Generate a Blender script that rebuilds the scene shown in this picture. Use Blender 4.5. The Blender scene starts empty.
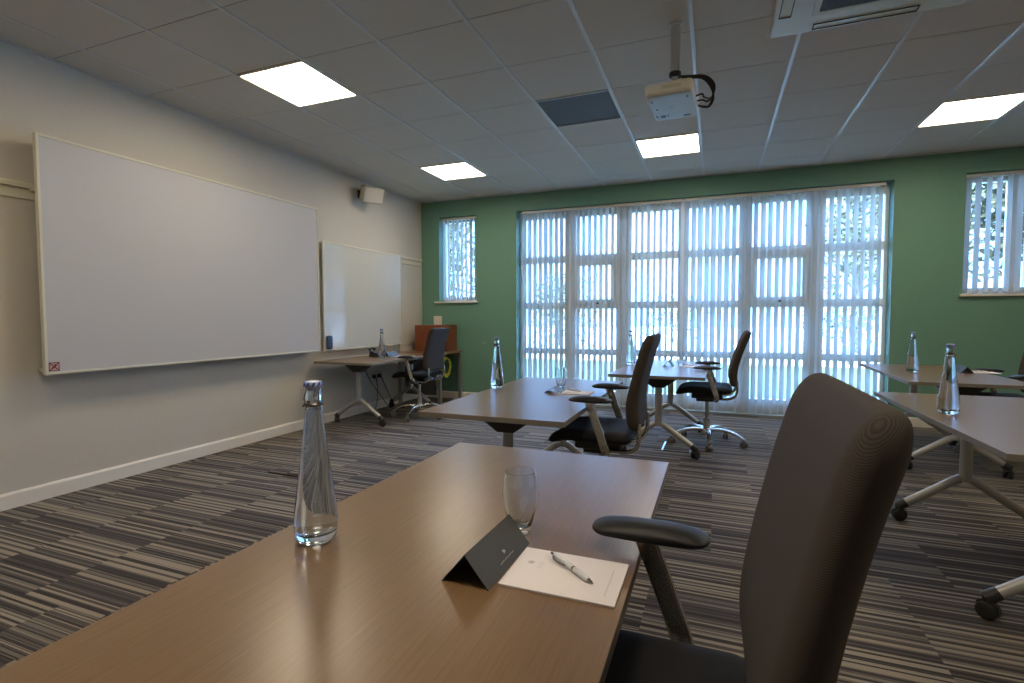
import bpy, bmesh, math, random
from mathutils import Vector, Matrix
random.seed(7)
C = bpy.context.scene.collection
PI = math.pi

# ------------------------------------------------------------------ camera, world, sun, exposure
FPX, YAW, PITCH, ROLL, EYE = 515.7, 0.3743, -0.0469, -0.00197, 1.188
cam_d = bpy.data.cameras.new('camera'); cam = bpy.data.objects.new('camera', cam_d); C.objects.link(cam)
cam_d.sensor_width = 36.0; cam_d.lens = FPX * 36.0 / 1024.0; cam_d.clip_start = 0.03
_cy, _sy, _cp, _sp = math.cos(YAW), math.sin(YAW), math.cos(PITCH), math.sin(PITCH)
_fw = Vector((-_sy*_cp, _cy*_cp, _sp)); _r = Vector((_cy, _sy, 0)); _u = _r.cross(_fw)
_r2 = _r*math.cos(ROLL) + _u*math.sin(ROLL); _u2 = -_r*math.sin(ROLL) + _u*math.cos(ROLL)
_m = Matrix((_r2, _u2, -_fw)).transposed().to_4x4(); _m.translation = Vector((0, 0, EYE))
cam.matrix_world = _m
bpy.context.scene.camera = cam

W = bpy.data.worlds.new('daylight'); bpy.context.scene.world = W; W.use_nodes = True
bg = W.node_tree.nodes['Background']
bg.inputs['Strength'].default_value = 1.0
_nt = W.node_tree                                    # sky gradient: overhead made far brighter than the horizon to add daylight indoors
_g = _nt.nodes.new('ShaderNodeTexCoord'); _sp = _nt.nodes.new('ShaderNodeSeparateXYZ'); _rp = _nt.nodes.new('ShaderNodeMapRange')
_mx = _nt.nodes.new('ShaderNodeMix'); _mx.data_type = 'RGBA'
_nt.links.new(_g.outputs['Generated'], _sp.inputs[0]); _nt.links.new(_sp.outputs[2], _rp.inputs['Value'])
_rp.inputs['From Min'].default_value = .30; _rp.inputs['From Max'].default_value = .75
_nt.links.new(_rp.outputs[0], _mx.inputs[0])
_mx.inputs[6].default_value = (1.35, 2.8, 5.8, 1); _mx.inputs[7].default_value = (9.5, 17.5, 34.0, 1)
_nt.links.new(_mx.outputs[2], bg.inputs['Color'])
sun_d = bpy.data.lights.new('sun', 'SUN'); sun = bpy.data.objects.new('sun', sun_d); C.objects.link(sun)
sun_d.energy = 3.5; sun_d.angle = 0.02; sun_d.color = (1, 0.93, 0.82)
sun.rotation_euler = (math.radians(42), 0, math.radians(-25))   # shines away from the room, over the roof
vs = bpy.context.scene.view_settings
vs.view_transform = 'Standard'; vs.look = 'None'; vs.gamma = 1.0; vs.use_curve_mapping = False
vs.exposure = 0.55
LAMP = 14.0           # strength of the ceiling panels
LAMP_COL = (1.0, 0.84, 0.63, 1)

# ------------------------------------------------------------------ materials
def M(name, col, rough=0.5, metal=0.0, spec=0.5, **kw):
    m = bpy.data.materials.new(name); m.use_nodes = True
    b = m.node_tree.nodes['Principled BSDF']
    b.inputs['Base Color'].default_value = (*col, 1)
    b.inputs['Roughness'].default_value = rough; b.inputs['Metallic'].default_value = metal
    b.inputs['Specular IOR Level'].default_value = spec
    for k, v in kw.items():
        b.inputs[k.replace('_', ' ')].default_value = v
    return m
def nd(m, t, **kw):
    n = m.node_tree.nodes.new(t)
    for k, v in kw.items(): setattr(n, k, v)
    return n
def lk(m, a, b): m.node_tree.links.new(a, b)
def bs(m): return m.node_tree.nodes['Principled BSDF']
def mth(m, op, a, b=None, c=None):
    n = nd(m, 'ShaderNodeMath', operation=op)
    for i, v in enumerate((a, b, c)):
        if v is None: continue
        if isinstance(v, (int, float)): n.inputs[i].default_value = v
        else: lk(m, v, n.inputs[i])
    return n.outputs[0]
def mottled(name, c1, c2, scale, rough=0.5, metal=0.0, bump=0.0, stretch=(1, 1, 1), spec=0.5, detail=3):
    m = M(name, c1, rough, metal, spec)
    tc = nd(m, 'ShaderNodeTexCoord'); mp = nd(m, 'ShaderNodeMapping'); mp.inputs['Scale'].default_value = stretch
    lk(m, tc.outputs['Object'], mp.inputs['Vector'])
    n = nd(m, 'ShaderNodeTexNoise'); n.inputs['Scale'].default_value = scale; n.inputs['Detail'].default_value = detail
    lk(m, mp.outputs[0], n.inputs['Vector'])
    r = nd(m, 'ShaderNodeValToRGB'); r.color_ramp.elements[0].position = .3; r.color_ramp.elements[1].position = .7
    r.color_ramp.elements[0].color = (*c1, 1); r.color_ramp.elements[1].color = (*c2, 1)
    lk(m, n.outputs['Fac'], r.inputs['Fac']); lk(m, r.outputs['Color'], bs(m).inputs['Base Color'])
    if bump:
        b = nd(m, 'ShaderNodeBump'); b.inputs['Strength'].default_value = bump; b.inputs['Distance'].default_value = .002
        lk(m, n.outputs['Fac'], b.inputs['Height']); lk(m, b.outputs[0], bs(m).inputs['Normal'])
    return m

mt = {}
mt['wall'] = mottled('cream_wall_paint', (.59, .555, .485), (.61, .575, .505), 60, .6, bump=.08, spec=.3)
mt['green'] = mottled('green_wall_paint', (.150, .305, .235), (.158, .320, .247), 60, .55, bump=.08, spec=.3)
mt['skirt'] = M('cream_gloss_paint', (.80, .77, .70), .35)
mt['tile'] = mottled('mineral_ceiling_tile', (.62, .575, .51), (.65, .605, .54), 220, .9, bump=.25, spec=.2)
mt['tbar'] = M('satin_white_tee_bar', (.62, .62, .62), .3, 0, .5)
mt['reveal'] = M('shadow_gap_grey', (.12, .115, .105), .8)
mt['frame_white'] = M('white_window_frame', (.80, .82, .82), .4)
mt['white_metal'] = M('white_coated_metal', (.66, .65, .60), .4)
mt['board'] = M('matt_white_projection_board', (.55, .55, .57), .5, spec=.25)
mt['board_gloss'] = M('gloss_whiteboard_enamel', (.62, .63, .59), .08)
mt['board_frame'] = M('pale_board_frame', (.70, .68, .56), .4)
mt['rail'] = M('cream_board_rail', (.64, .61, .48), .4)
mt['steel'] = M('satin_grey_steel', (.42, .42, .41), .32, .7)
mt['silver'] = M('silver_painted_leg', (.42, .42, .41), .35, .45)
mt['chrome'] = M('polished_aluminium', (.74, .73, .70), .14, 1.0)
mt['darkchrome'] = M('dark_polished_metal', (.30, .29, .28), .16, 1.0)
mt['blackplastic'] = M('black_plastic', (.018, .018, .02), .42)
mt['softblack'] = M('soft_black_armrest', (.009, .009, .011), .5, spec=.35)
mt['base_metal'] = M('satin_beige_aluminium', (.60, .57, .52), .24, .9)
mt['castergrey'] = M('grey_chair_caster', (.16, .155, .15), .35, .4)
mt['rubber'] = M('black_caster_rubber', (.012, .012, .013), .6)
mt['edge'] = M('grey_brown_table_edge', (.20, .175, .14), .45)
mt['paper'] = M('white_paper', (.84, .80, .82), .7)
mt['ink'] = M('faint_grey_print', (.50, .49, .50), .7)
mt['cardgrey'] = mottled('charcoal_card', (.055, .055, .055), (.065, .065, .062), 300, .55)
mt['cardink'] = M('pale_print_on_card', (.5, .5, .48), .6)
mt['black_ink'] = M('dark_thin_print', (.03, .03, .04), .6)
mt['sticker'] = M('pink_sticker', (.55, .30, .30), .6)
mt['sticker_ink'] = M('maroon_print', (.10, .015, .025), .6)
mt['eraser'] = M('blue_eraser_felt', (.045, .085, .20), .7)
mt['redwood'] = mottled('red_brown_veneer', (.17, .040, .014), (.24, .065, .022), 9, .4, stretch=(1, 1, 9))
mt['projector'] = M('ivory_projector_case', (.78, .75, .66), .4)
mt['projector_base'] = M('pale_grey_projector_underside', (.50, .55, .57), .45)
mt['cassette'] = M('cream_air_conditioner_panel', (.60, .56, .38), .45)
mt['vent'] = mottled('grey_perforated_vent', (.13, .135, .14), (.16, .165, .17), 500, .6)
mt['cable'] = M('black_cable', (.015, .015, .015), .5)
mt['yellow'] = M('yellow_cable', (.42, .42, .02), .5)
mt['blue_cap'] = M('blue_white_stopper', (.45, .55, .85), .2)
mt['cap_blue'] = M('blue_stopper_rim', (.07, .13, .48), .25)
mt['wire'] = M('dull_wire_bail', (.16, .14, .12), .35, .9)
mt['panel_grey'] = M('grey_modesty_panel', (.13, .13, .125), .5)
mt['pen_white'] = M('pearl_white_pen', (.70, .71, .72), .25)
mt['speaker'] = M('off_white_speaker', (.62, .60, .52), .5)
mt['lawn'] = mottled('mown_lawn', (.034, .046, .0025), (.044, .058, .0035), 3, .9, detail=8)
mt['paving'] = mottled('pale_paving', (.50, .48, .44), (.58, .56, .52), 2, .9)
mt['leaf'] = mottled('tree_leaves', (.055, .065, .02), (.19, .14, .055), 2.0, .6)
mt['leaf_dark'] = mottled('shrub_leaves', (.03, .045, .02), (.06, .075, .035), 2.0, .6)
mt['bark'] = mottled('bark', (.10, .08, .06), (.16, .13, .10), 8, .9)
mt['screed'] = M('outer_roof_felt', (.3, .3, .3), .9)

# carpet: rows of 0.5 m tiles, each column of tiles with its own run of narrow stripes along X
def carpet(name):
    m = M(name, (.1, .1, .1), .9, spec=.2, Sheen_Weight=.07, Sheen_Roughness=.5)
    g = nd(m, 'ShaderNodeNewGeometry'); s = nd(m, 'ShaderNodeSeparateXYZ'); lk(m, g.outputs['Position'], s.inputs[0])
    x, y = s.outputs[0], s.outputs[1]
    row = mth(m, 'FLOOR', mth(m, 'DIVIDE', y, .25))
    w0 = nd(m, 'ShaderNodeTexWhiteNoise', noise_dimensions='1D'); lk(m, row, w0.inputs['W'])
    xs = mth(m, 'ADD', mth(m, 'DIVIDE', x, .5), mth(m, 'MULTIPLY', mth(m, 'FLOOR', mth(m, 'MULTIPLY', w0.outputs['Value'], 2.0)), .5))
    col = mth(m, 'FLOOR', xs)
    def band(width, seed):
        q = mth(m, 'FLOOR', mth(m, 'DIVIDE', mth(m, 'ADD', y, seed), width))
        cv = nd(m, 'ShaderNodeCombineXYZ'); lk(m, q, cv.inputs[0]); lk(m, col, cv.inputs[1]); cv.inputs[2].default_value = seed
        w = nd(m, 'ShaderNodeTexWhiteNoise', noise_dimensions='3D'); lk(m, cv.outputs[0], w.inputs['Vector'])
        return w.outputs['Value']
    a, b, c, d = band(.021, .013), band(.0125, 3.7), band(.034, 7.1), band(.0065, 11.3)
    # choose, per 34 mm group, between broad and narrow stripes
    sel = mth(m, 'GREATER_THAN', c, .62)
    mixv = mth(m, 'ADD', mth(m, 'MULTIPLY', a, sel), mth(m, 'MULTIPLY', b, mth(m, 'SUBTRACT', 1.0, sel)))
    par = mth(m, 'MODULO', mth(m, 'FLOOR', mth(m, 'DIVIDE', mth(m, 'ADD', y, 20.0), .0185)), 2.0)
    v = mth(m, 'ADD', mth(m, 'ADD', mth(m, 'MULTIPLY', mixv, .66), mth(m, 'MULTIPLY', d, .12)), mth(m, 'MULTIPLY', par, .22))
    r = nd(m, 'ShaderNodeValToRGB'); cr = r.color_ramp; cr.interpolation = 'CONSTANT'
    cols = [(0, (.034, .028, .027)), (.24, (.075, .064, .058)), (.38, (.042, .035, .035)), (.49, (.165, .145, .118)), (.60, (.080, .070, .066)), (.67, (.300, .258, .198))]
    while len(cr.elements) < len(cols): cr.elements.new(.5)
    for e, (p, cc) in zip(cr.elements, cols): e.position = p; e.color = (*cc, 1)
    lk(m, v, r.inputs['Fac'])
    # loop pile ribs across the stripes
    n = nd(m, 'ShaderNodeTexNoise'); n.inputs['Scale'].default_value = 260; n.inputs['Detail'].default_value = 1
    mx = nd(m, 'ShaderNodeMix', data_type='RGBA', blend_type='MULTIPLY'); mx.inputs[0].default_value = .45
    lk(m, g.outputs['Position'], n.inputs['Vector'])
    lk(m, r.outputs['Color'], mx.inputs[6])
    nn = mth(m, 'MULTIPLY', n.outputs['Fac'], 1.9)
    cc = nd(m, 'ShaderNodeCombineColor'); [lk(m, nn, cc.inputs[i]) for i in range(3)]
    lk(m, cc.outputs[0], mx.inputs[7]); lk(m, mx.outputs[2], bs(m).inputs['Base Color'])
    bp = nd(m, 'ShaderNodeBump'); bp.inputs['Strength'].default_value = .35; bp.inputs['Distance'].default_value = .004
    lk(m, mth(m, 'ADD', v, mth(m, 'MULTIPLY', n.outputs['Fac'], .5)), bp.inputs['Height']); lk(m, bp.outputs[0], bs(m).inputs['Normal'])
    return m
mt['carpet'] = carpet('striped_carpet_tiles')

# laminate: fine straight grain along Y
def laminate(name, c1, c2, c3):
    m = M(name, c1, .30, spec=.75)
    tc = nd(m, 'ShaderNodeTexCoord'); mp = nd(m, 'ShaderNodeMapping'); mp.inputs['Scale'].default_value = (120, 5, 5)
    lk(m, tc.outputs['Object'], mp.inputs['Vector'])
    n = nd(m, 'ShaderNodeTexNoise'); n.inputs['Scale'].default_value = 1.6; n.inputs['Detail'].default_value = 6; n.inputs['Roughness'].default_value = .65
    lk(m, mp.outputs[0], n.inputs['Vector'])
    r = nd(m, 'ShaderNodeValToRGB'); cr = r.color_ramp
    cr.elements[0].position = .28; cr.elements[0].color = (*c1, 1); cr.elements[1].position = .72; cr.elements[1].color = (*c3, 1)
    e = cr.elements.new(.5); e.color = (*c2, 1)
    lk(m, n.outputs['Fac'], r.inputs['Fac']); lk(m, r.outputs['Color'], bs(m).inputs['Base Color'])
    rr = nd(m, 'ShaderNodeMapRange'); rr.inputs['To Min'].default_value = .27; rr.inputs['To Max'].default_value = .31
    lk(m, n.outputs['Fac'], rr.inputs['Value']); lk(m, rr.outputs[0], bs(m).inputs['Roughness'])
    bp = nd(m, 'ShaderNodeBump'); bp.inputs['Strength'].default_value = .02; bp.inputs['Distance'].default_value = .0005
    lk(m, n.outputs['Fac'], bp.inputs['Height']); lk(m, bp.outputs[0], bs(m).inputs['Normal'])
    return m
mt['laminate'] = laminate('brown_oak_laminate', (.165, .098, .047), (.20, .121, .060), (.235, .146, .074))

# ribbed upholstery
def ribbed(name, c1, c2, rough, scale=330):
    m = M(name, c1, rough, spec=.2)
    tc = nd(m, 'ShaderNodeTexCoord'); s = nd(m, 'ShaderNodeSeparateXYZ'); lk(m, tc.outputs['Object'], s.inputs[0])
    sy = mth(m, 'SINE', mth(m, 'MULTIPLY', mth(m, 'ADD', s.outputs[1], s.outputs[0]), scale * 2))
    sz = mth(m, 'SINE', mth(m, 'MULTIPLY', s.outputs[2], scale * 2.9))
    h = mth(m, 'ADD', mth(m, 'MULTIPLY', mth(m, 'MULTIPLY', sy, sz), .25), .5)
    r = nd(m, 'ShaderNodeValToRGB'); r.color_ramp.elements[0].color = (*c1, 1); r.color_ramp.elements[1].color = (*c2, 1)
    r.color_ramp.elements[0].position = .3; r.color_ramp.elements[1].position = .7
    lk(m, h, r.inputs['Fac']); lk(m, r.outputs['Color'], bs(m).inputs['Base Color'])
    bp = nd(m, 'ShaderNodeBump'); bp.inputs['Strength'].default_value = .2; bp.inputs['Distance'].default_value = .0005
    lk(m, h, bp.inputs['Height']); lk(m, bp.outputs[0], bs(m).inputs['Normal'])
    return m
mt['backfabric'] = ribbed('dark_brown_ribbed_fabric', (.036, .030, .026), (.082, .069, .060), .85, 1000)
mt['seatfabric'] = ribbed('black_ribbed_seat_fabric', (.010, .010, .011), (.022, .022, .024), .75, 1000)

# translucent blind vane
def vane_mat():
    m = bpy.data.materials.new('translucent_blind_vane'); m.use_nodes = True; nt = m.node_tree; nt.nodes.clear()
    o = nd(m, 'ShaderNodeOutputMaterial'); mx = nd(m, 'ShaderNodeMixShader'); mx.inputs[0].default_value = .36
    d = nd(m, 'ShaderNodeBsdfDiffuse'); d.inputs['Color'].default_value = (.74, .77, .77, 1)
    t = nd(m, 'ShaderNodeBsdfTranslucent'); t.inputs['Color'].default_value = (.46, .54, .56, 1)
    lk(m, d.outputs[0], mx.inputs[1]); lk(m, t.outputs[0], mx.inputs[2]); lk(m, mx.outputs[0], o.inputs[0]); return m
mt['vane'] = vane_mat()
def pane_mat():
    m = bpy.data.materials.new('window_glass'); m.use_nodes = True; nt = m.node_tree; nt.nodes.clear()
    o = nd(m, 'ShaderNodeOutputMaterial'); mx = nd(m, 'ShaderNodeMixShader')
    f = nd(m, 'ShaderNodeFresnel'); f.inputs['IOR'].default_value = 1.45
    t = nd(m, 'ShaderNodeBsdfTransparent'); t.inputs['Color'].default_value = (.95, .98, .97, 1)
    g = nd(m, 'ShaderNodeBsdfGlossy'); g.inputs['Roughness'].default_value = .02
    lk(m, f.outputs[0], mx.inputs[0]); lk(m, t.outputs[0], mx.inputs[1]); lk(m, g.outputs[0], mx.inputs[2]); lk(m, mx.outputs[0], o.inputs[0]); return m
mt['pane'] = pane_mat()
mt['glass'] = M('clear_glass', (.90, .955, 1.0), 0.0, 0, .5, Transmission_Weight=1.0, IOR=1.46)
mt['water'] = M('still_water', (.97, .99, 1.0), 0.0, 0, .5, Transmission_Weight=1.0, IOR=1.33)
def emit(name, col, s):
    m = bpy.data.materials.new(name); m.use_nodes = True; nt = m.node_tree; nt.nodes.clear()
    o = nd(m, 'ShaderNodeOutputMaterial'); e = nd(m, 'ShaderNodeEmission'); e.inputs['Color'].default_value = col; e.inputs['Strength'].default_value = s
    lk(m, e.outputs[0], o.inputs[0]); return m
mt['lamp'] = emit('lit_panel_diffuser', LAMP_COL, LAMP)

# ------------------------------------------------------------------ mesh helpers
def obj(name, bm, mat, parent=None, smooth=False, loc=None):
    me = bpy.data.meshes.new(name); bmesh.ops.recalc_face_normals(bm, faces=bm.faces[:]); bm.to_mesh(me); bm.free()
    if smooth:
        for p in me.polygons: p.use_smooth = True
        try: me.set_sharp_from_angle(angle=math.radians(38))
        except Exception: pass
    mats = mat if isinstance(mat, (list, tuple)) else [mat]
    for q in mats: me.materials.append(mt[q] if isinstance(q, str) else q)
    o = bpy.data.objects.new(name, me); C.objects.link(o)
    if parent: o.parent = parent
    if loc: o.location = loc
    return o
def thing(name, label, cat, loc=(0, 0, 0), rz=0, group=None):
    o = bpy.data.objects.new(name, None); C.objects.link(o); o.location = loc; o.rotation_euler = (0, 0, rz)
    o.empty_display_size = .1
    o['label'] = label; o['category'] = cat
    if group: o['group'] = group
    return o
def tag(o, label, cat, group=None):
    o['label'] = label; o['category'] = cat
    if group: o['group'] = group
    return o
def struct(o): o['kind'] = 'structure'; return o
def dup(root, loc, rz, label, group=None):
    def rec(o, par):
        c = o.copy(); C.objects.link(c); c.parent = par
        for ch in list(o.children): rec(ch, c)
        return c
    r = rec(root, None); r.location = loc; r.rotation_euler = (0, 0, rz); r['label'] = label
    if group: r['group'] = group
    return r
def box(bm, x0, x1, y0, y1, z0, z1, bev=0, mi=0):
    vs_ = [bm.verts.new((x, y, z)) for x in (x0, x1) for y in (y0, y1) for z in (z0, z1)]
    idx = [(0, 1, 3, 2), (4, 6, 7, 5), (0, 4, 5, 1), (2, 3, 7, 6), (0, 2, 6, 4), (1, 5, 7, 3)]
    fs = [bm.faces.new([vs_[i] for i in f]) for f in idx]
    for f in fs: f.material_index = mi
    if bev:
        es = list({e for f in fs for e in f.edges})
        r = bmesh.ops.bevel(bm, geom=es, offset=bev, segments=2, affect='EDGES', profile=.5)
        for f in r['faces']: f.material_index = mi
    return fs
def B(*boxes, bev=0):
    bm = bmesh.new()
    for b in boxes: box(bm, *b, bev=bev)
    return bm
def rslab(sx, sy, sz, r, fn=None, k=4, mid=6, bm=None):
    """rounded box of full size (sx,sy,sz), radii r=(rx,ry,rz); fn deforms each point"""
    bm = bm or bmesh.new()
    H = (sx/2, sy/2, sz/2)
    ax = []
    for h, q in zip(H, r):
        lo = [-h + q*(1 - math.cos(i/k*PI/2)) if False else -h + q*i/k for i in range(k)]
        md = [-h + q + (2*h - 2*q)*i/mid for i in range(mid+1)]
        ax.append(lo + md + [-v for v in reversed(lo)])
    cache = {}
    def vert(p):
        key = tuple(round(c, 6) for c in p)
        if key in cache: return cache[key]
        q = [max(-(h-rr), min(h-rr, c)) for c, h, rr in zip(p, H, r)]
        d = [(c-qq)/rr for c, qq, rr in zip(p, q, r)]
        # tangent-ish remap so that corner points spread evenly
        L = math.sqrt(sum(v*v for v in d)) or 1
        P = [qq + v/L*rr for qq, v, rr in zip(q, d, r)]
        v = bm.verts.new(fn(*P) if fn else P); cache[key] = v; return v
    def face_grid(a, b, c, val):
        for i in range(len(ax[a])-1):
            for j in range(len(ax[b])-1):
                ps = []
                for (u, v) in ((i, j), (i+1, j), (i+1, j+1), (i, j+1)):
                    p = [0, 0, 0]; p[a] = ax[a][u]; p[b] = ax[b][v]; p[c] = val; ps.append(vert(p))
                if len(set(ps)) == 4:
                    try: bm.faces.new(ps)
                    except ValueError: pass
    for c in range(3):
        a, b = [i for i in range(3) if i != c]
        face_grid(a, b, c, -H[c]); face_grid(a, b, c, H[c])
    return bm
def lathe(bm, prof, c=(0, 0, 0), n=40, cap=True, axis='Z', mi=0):
    rings = []
    for (r, z) in prof:
        ring = []
        for k in range(n):
            a = 2*PI*k/n
            if axis == 'Z': p = (c[0]+r*math.cos(a), c[1]+r*math.sin(a), c[2]+z)
            elif axis == 'X': p = (c[0]+z, c[1]+r*math.cos(a), c[2]+r*math.sin(a))
            else: p = (c[0]+r*math.cos(a), c[1]+z, c[2]+r*math.sin(a))
            ring.append(bm.verts.new(p))
        rings.append(ring)
    for a, b in zip(rings, rings[1:]):
        for k in range(n):
            f = bm.faces.new((a[k], a[(k+1) % n], b[(k+1) % n], b[k])); f.material_index = mi
    if cap:
        for ring in (rings[0], rings[-1]):
            f = bm.faces.new(ring); f.material_index = mi
    return bm
def sweep(bm, pts, rad, n=10, flat=None, up=Vector((0, 0, 1)), closed=False):
    """tube along pts; rad a number, or list of (half width, half thickness); flat=True gives a bevelled bar"""
    pts = [Vector(p) for p in pts]; N = len(pts)
    rings = []
    for i, p in enumerate(pts):
        if closed: t = pts[(i+1) % N] - pts[i-1]
        else: t = (pts[min(i+1, N-1)] - pts[max(i-1, 0)])
        t.normalize()
        u = up if abs(t.dot(up)) < .97 else Vector((0, 1, 0))
        s = t.cross(u).normalized(); w = s.cross(t).normalized()
        r = rad[i] if isinstance(rad, list) else rad
        a, b = r if isinstance(r, tuple) else (r, r)
        ring = []
        for k in range(n):
            an = 2*PI*(k+.5)/n
            cx, cz = math.cos(an), math.sin(an)
            if flat:
                e = .35; cx = math.copysign(abs(cx)**e, cx); cz = math.copysign(abs(cz)**e, cz)
            ring.append(bm.verts.new(p + s*a*cx + w*b*cz))
        rings.append(ring)
    seq = list(zip(rings, rings[1:])) + ([(rings[-1], rings[0])] if closed else [])
    for a, b in seq:
        for k in range(n): bm.faces.new((a[k], a[(k+1) % n], b[(k+1) % n], b[k]))
    if not closed: bm.faces.new(rings[0]); bm.faces.new(rings[-1])
    return bm
def spline(ps, n=8):
    ps = [Vector(p) for p in ps]; out = []
    q = [2*ps[0]-ps[1]] + ps + [2*ps[-1]-ps[-2]]
    for i in range(1, len(q)-2):
        for k in range(n):
            t = k/n
            out.append(.5*((2*q[i]) + (-q[i-1]+q[i+1])*t + (2*q[i-1]-5*q[i]+4*q[i+1]-q[i+2])*t*t + (-q[i-1]+3*q[i]-3*q[i+1]+q[i+2])*t**3))
    out.append(ps[-1]); return out
def quad(bm, pts, mi=0):
    f = bm.faces.new([bm.verts.new(p) for p in pts]); f.material_index = mi; return f
def prism(bm, poly, a, b, axis):
    """extrude 2D polygon between a and b along axis"""
    def P(u, v, w):
        return {'X': (w, u, v), 'Y': (u, w, v), 'Z': (u, v, w)}[axis]
    A = [bm.verts.new(P(u, v, a)) for u, v in poly]; Bv = [bm.verts.new(P(u, v, b)) for u, v in poly]
    n = len(poly); bm.faces.new(A); bm.faces.new(Bv)
    for i in range(n): bm.faces.new((A[i], A[(i+1) % n], Bv[(i+1) % n], Bv[i]))
    return bm

# ------------------------------------------------------------------ the room
XL, YW, CZ = -4.088, 6.725, 2.885           # left wall, window wall, ceiling
XR, YB = 4.4, -2.6
WT = .30                                     # wall thickness
GX, GY = -4.3525, 6.9308                     # ceiling grid origin
WIN = {1: (-2.575, 1.775, .0, 2.655), 2: (-3.795, -3.19, 1.418, 2.65), 3: (2.392, 3.0, 1.412, 2.665)}
struct(obj('floor', B((XL-WT, XR+WT, YB-WT, YW+.16, -.1, 0)), 'carpet'))
struct(obj('wall_left', B((XL-WT, XL, YB-WT, YW+WT, 0, CZ+.2)), 'wall'))
struct(obj('wall_right', B((XR, XR+WT, YB-WT, YW+WT, 0, CZ+.2)), 'wall'))
struct(obj('wall_back', B((XL, XR, YB-WT, YB, 0, CZ+.2)), 'wall'))
bm = bmesh.new()
xs = sorted({XL, XR, *[v for w in WIN.values() for v in w[:2]]}); zs = sorted({0, CZ+.2, *[v for w in WIN.values() for v in w[2:]]})
for x0, x1 in zip(xs, xs[1:]):
    run = None
    for z0, z1 in zip(zs, zs[1:]):
        cx, cz = (x0+x1)/2, (z0+z1)/2
        if not any(w[0] < cx < w[1] and w[2] < cz < w[3] for w in WIN.values()):
            box(bm, x0, x1, YW, YW+WT, z0, z1)
struct(obj('wall_front', bm, 'green'))
# ceiling slab in tiles; the vent, panels and cassette replace tiles
holes = {(i, j) for i in (2, 6, 10) for j in (2, 10)} | {(2, 6), (10, 6), (5, 4)}
bm = bmesh.new()
box(bm, XL-WT, XR+WT, YB-WT, YW+WT, CZ+.09, CZ+.2)
gxs = [XL] + [GX+.6*i for i in range(1, 15) if XL < GX+.6*i < XR] + [XR]
gys = [YW] + [GY-.6*j for j in range(1, 20) if YB < GY-.6*j < YW] + [YB]
for a, (x0, x1) in enumerate(zip(gxs, gxs[1:])):
    for b, (y1, y0) in enumerate(zip(gys, gys[1:])):
        i, j = a, b            # tile (i,j): between column lines i,i+1 and row lines j,j+1
        if (i, j) in holes: continue
        box(bm, x0+.005, x1-.005, y0+.003, y1-.003, CZ+.004, CZ+.02)
ceil = struct(obj('ceiling', bm, 'tile'))
bm = bmesh.new()
for x in gxs[1:-1]: box(bm, x-.011, x+.011, YB, YW, CZ-.001, CZ+.006)
box(bm, XL, XL+.018, YB, YW, CZ-.001, CZ+.004); box(bm, XL, XR, YW-.018, YW, CZ-.001, CZ+.004)
obj('tee_bars', bm, 'tbar', ceil)
bm = bmesh.new()
for y in gys[1:-1]: box(bm, XL, XR, y-.004, y+.004, CZ+.006, CZ+.012)
obj('groove_shade', bm, 'reveal', ceil)  # dark strips stand in for the shade in the cross grooves between tiles
# skirtings
def skirt(name, ax, v, a, b, s):
    bm = bmesh.new(); prof = [(0, 0), (.016, 0), (.016, .085), (.010, .097), (0, .1)]
    if ax == 'Y': prism(bm, [(v+s*u, z) for u, z in prof], a, b, 'Y')
    else: prism(bm, [(v+s*u, z) for u, z in prof], a, b, 'X')
    struct(obj(name, bm, 'skirt'))
skirt('baseboard_left', 'Y', XL, YB, YW, 1); skirt('baseboard_right', 'Y', XR, YB, YW, -1)
skirt('baseboard_front', 'X', YW, XL+.016, WIN[1][0]-.0, -1)
skirt('baseboard_front_right', 'X', YW, WIN[1][1]+.0, XR-.016, -1); skirt('baseboard_back', 'X', YB, XL+.016, XR-.016, 1)

# ------------------------------------------------------------------ windows
def window(n, cols, rows, x0, x1, z0, z1, case=None, handle=None):
    """cols/rows: glazed intervals; everything else of the frame is solid bar"""
    yf = YW+.17
    cols = [(a*1.007, b*1.007) for a, b in cols]
    bm = bmesh.new(); D0, D1 = yf, yf+.07
    cx = [x0] + [v for c in cols for v in c] + [x1]
    for a, b in zip(cx[::2], cx[1::2]): box(bm, a, b, D0-.008, D1+.01, z0, z1)
    rz = [z0] + [v for r in rows for v in r] + [z1]
    for (c0, c1) in cols:
        for a, b in zip(rz[::2], rz[1::2]): box(bm, c0, c1, D0, D1, a, b)
    w = struct(obj('window_%d' % n, bm, 'frame_white'))
    for ci, (c0, c1) in enumerate(cols):
        for ri, (r0, r1) in enumerate(rows):
            obj('pane', B((c0, c1, D0+.03, D0+.036, r0, r1)), 'pane', w)
            if case and (ci, ri) in case:
                f = .055; bm = bmesh.new()
                for q in ((c0-.01, c0+f, r0-.03, r1+.01), (c1-f, c1+.01, r0-.03, r1+.01)): box(bm, q[0], q[1], D0-.025, D0+.03, q[2], q[3])
                for q in ((c0+f, c1-f, r0-.03, r0+f-.02), (c0+f, c1-f, r1-f, r1+.01)): box(bm, q[0], q[1], D0-.025, D0+.03, q[2], q[3])
                obj('opening_casement', bm, 'frame_white', w)
                xm = (c0+c1)/2
                bm = B((xm-.035, xm+.035, D0-.045, D0-.025, r0-.028, r0-.006), bev=.004); sweep(bm, [(xm-.03, D0-.05, r0-.018), (xm+.06, D0-.055, r0-.022)], (.008), 8)
                obj('handle', bm, 'blackplastic', w)
    return w
cols = [(-2.52, -1.911), (-1.758, -1.194), (-1.052, -.443), (-.336, .271), (.403, .992), (1.133, 1.729)]
rows = [(.19, .675), (.758, 1.30), (1.392, 1.935), (2.03, 2.545)]
window(1, cols, rows, WIN[1][0], WIN[1][1], WIN[1][2], WIN[1][3], case={(1, 2), (4, 2)})
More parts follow.
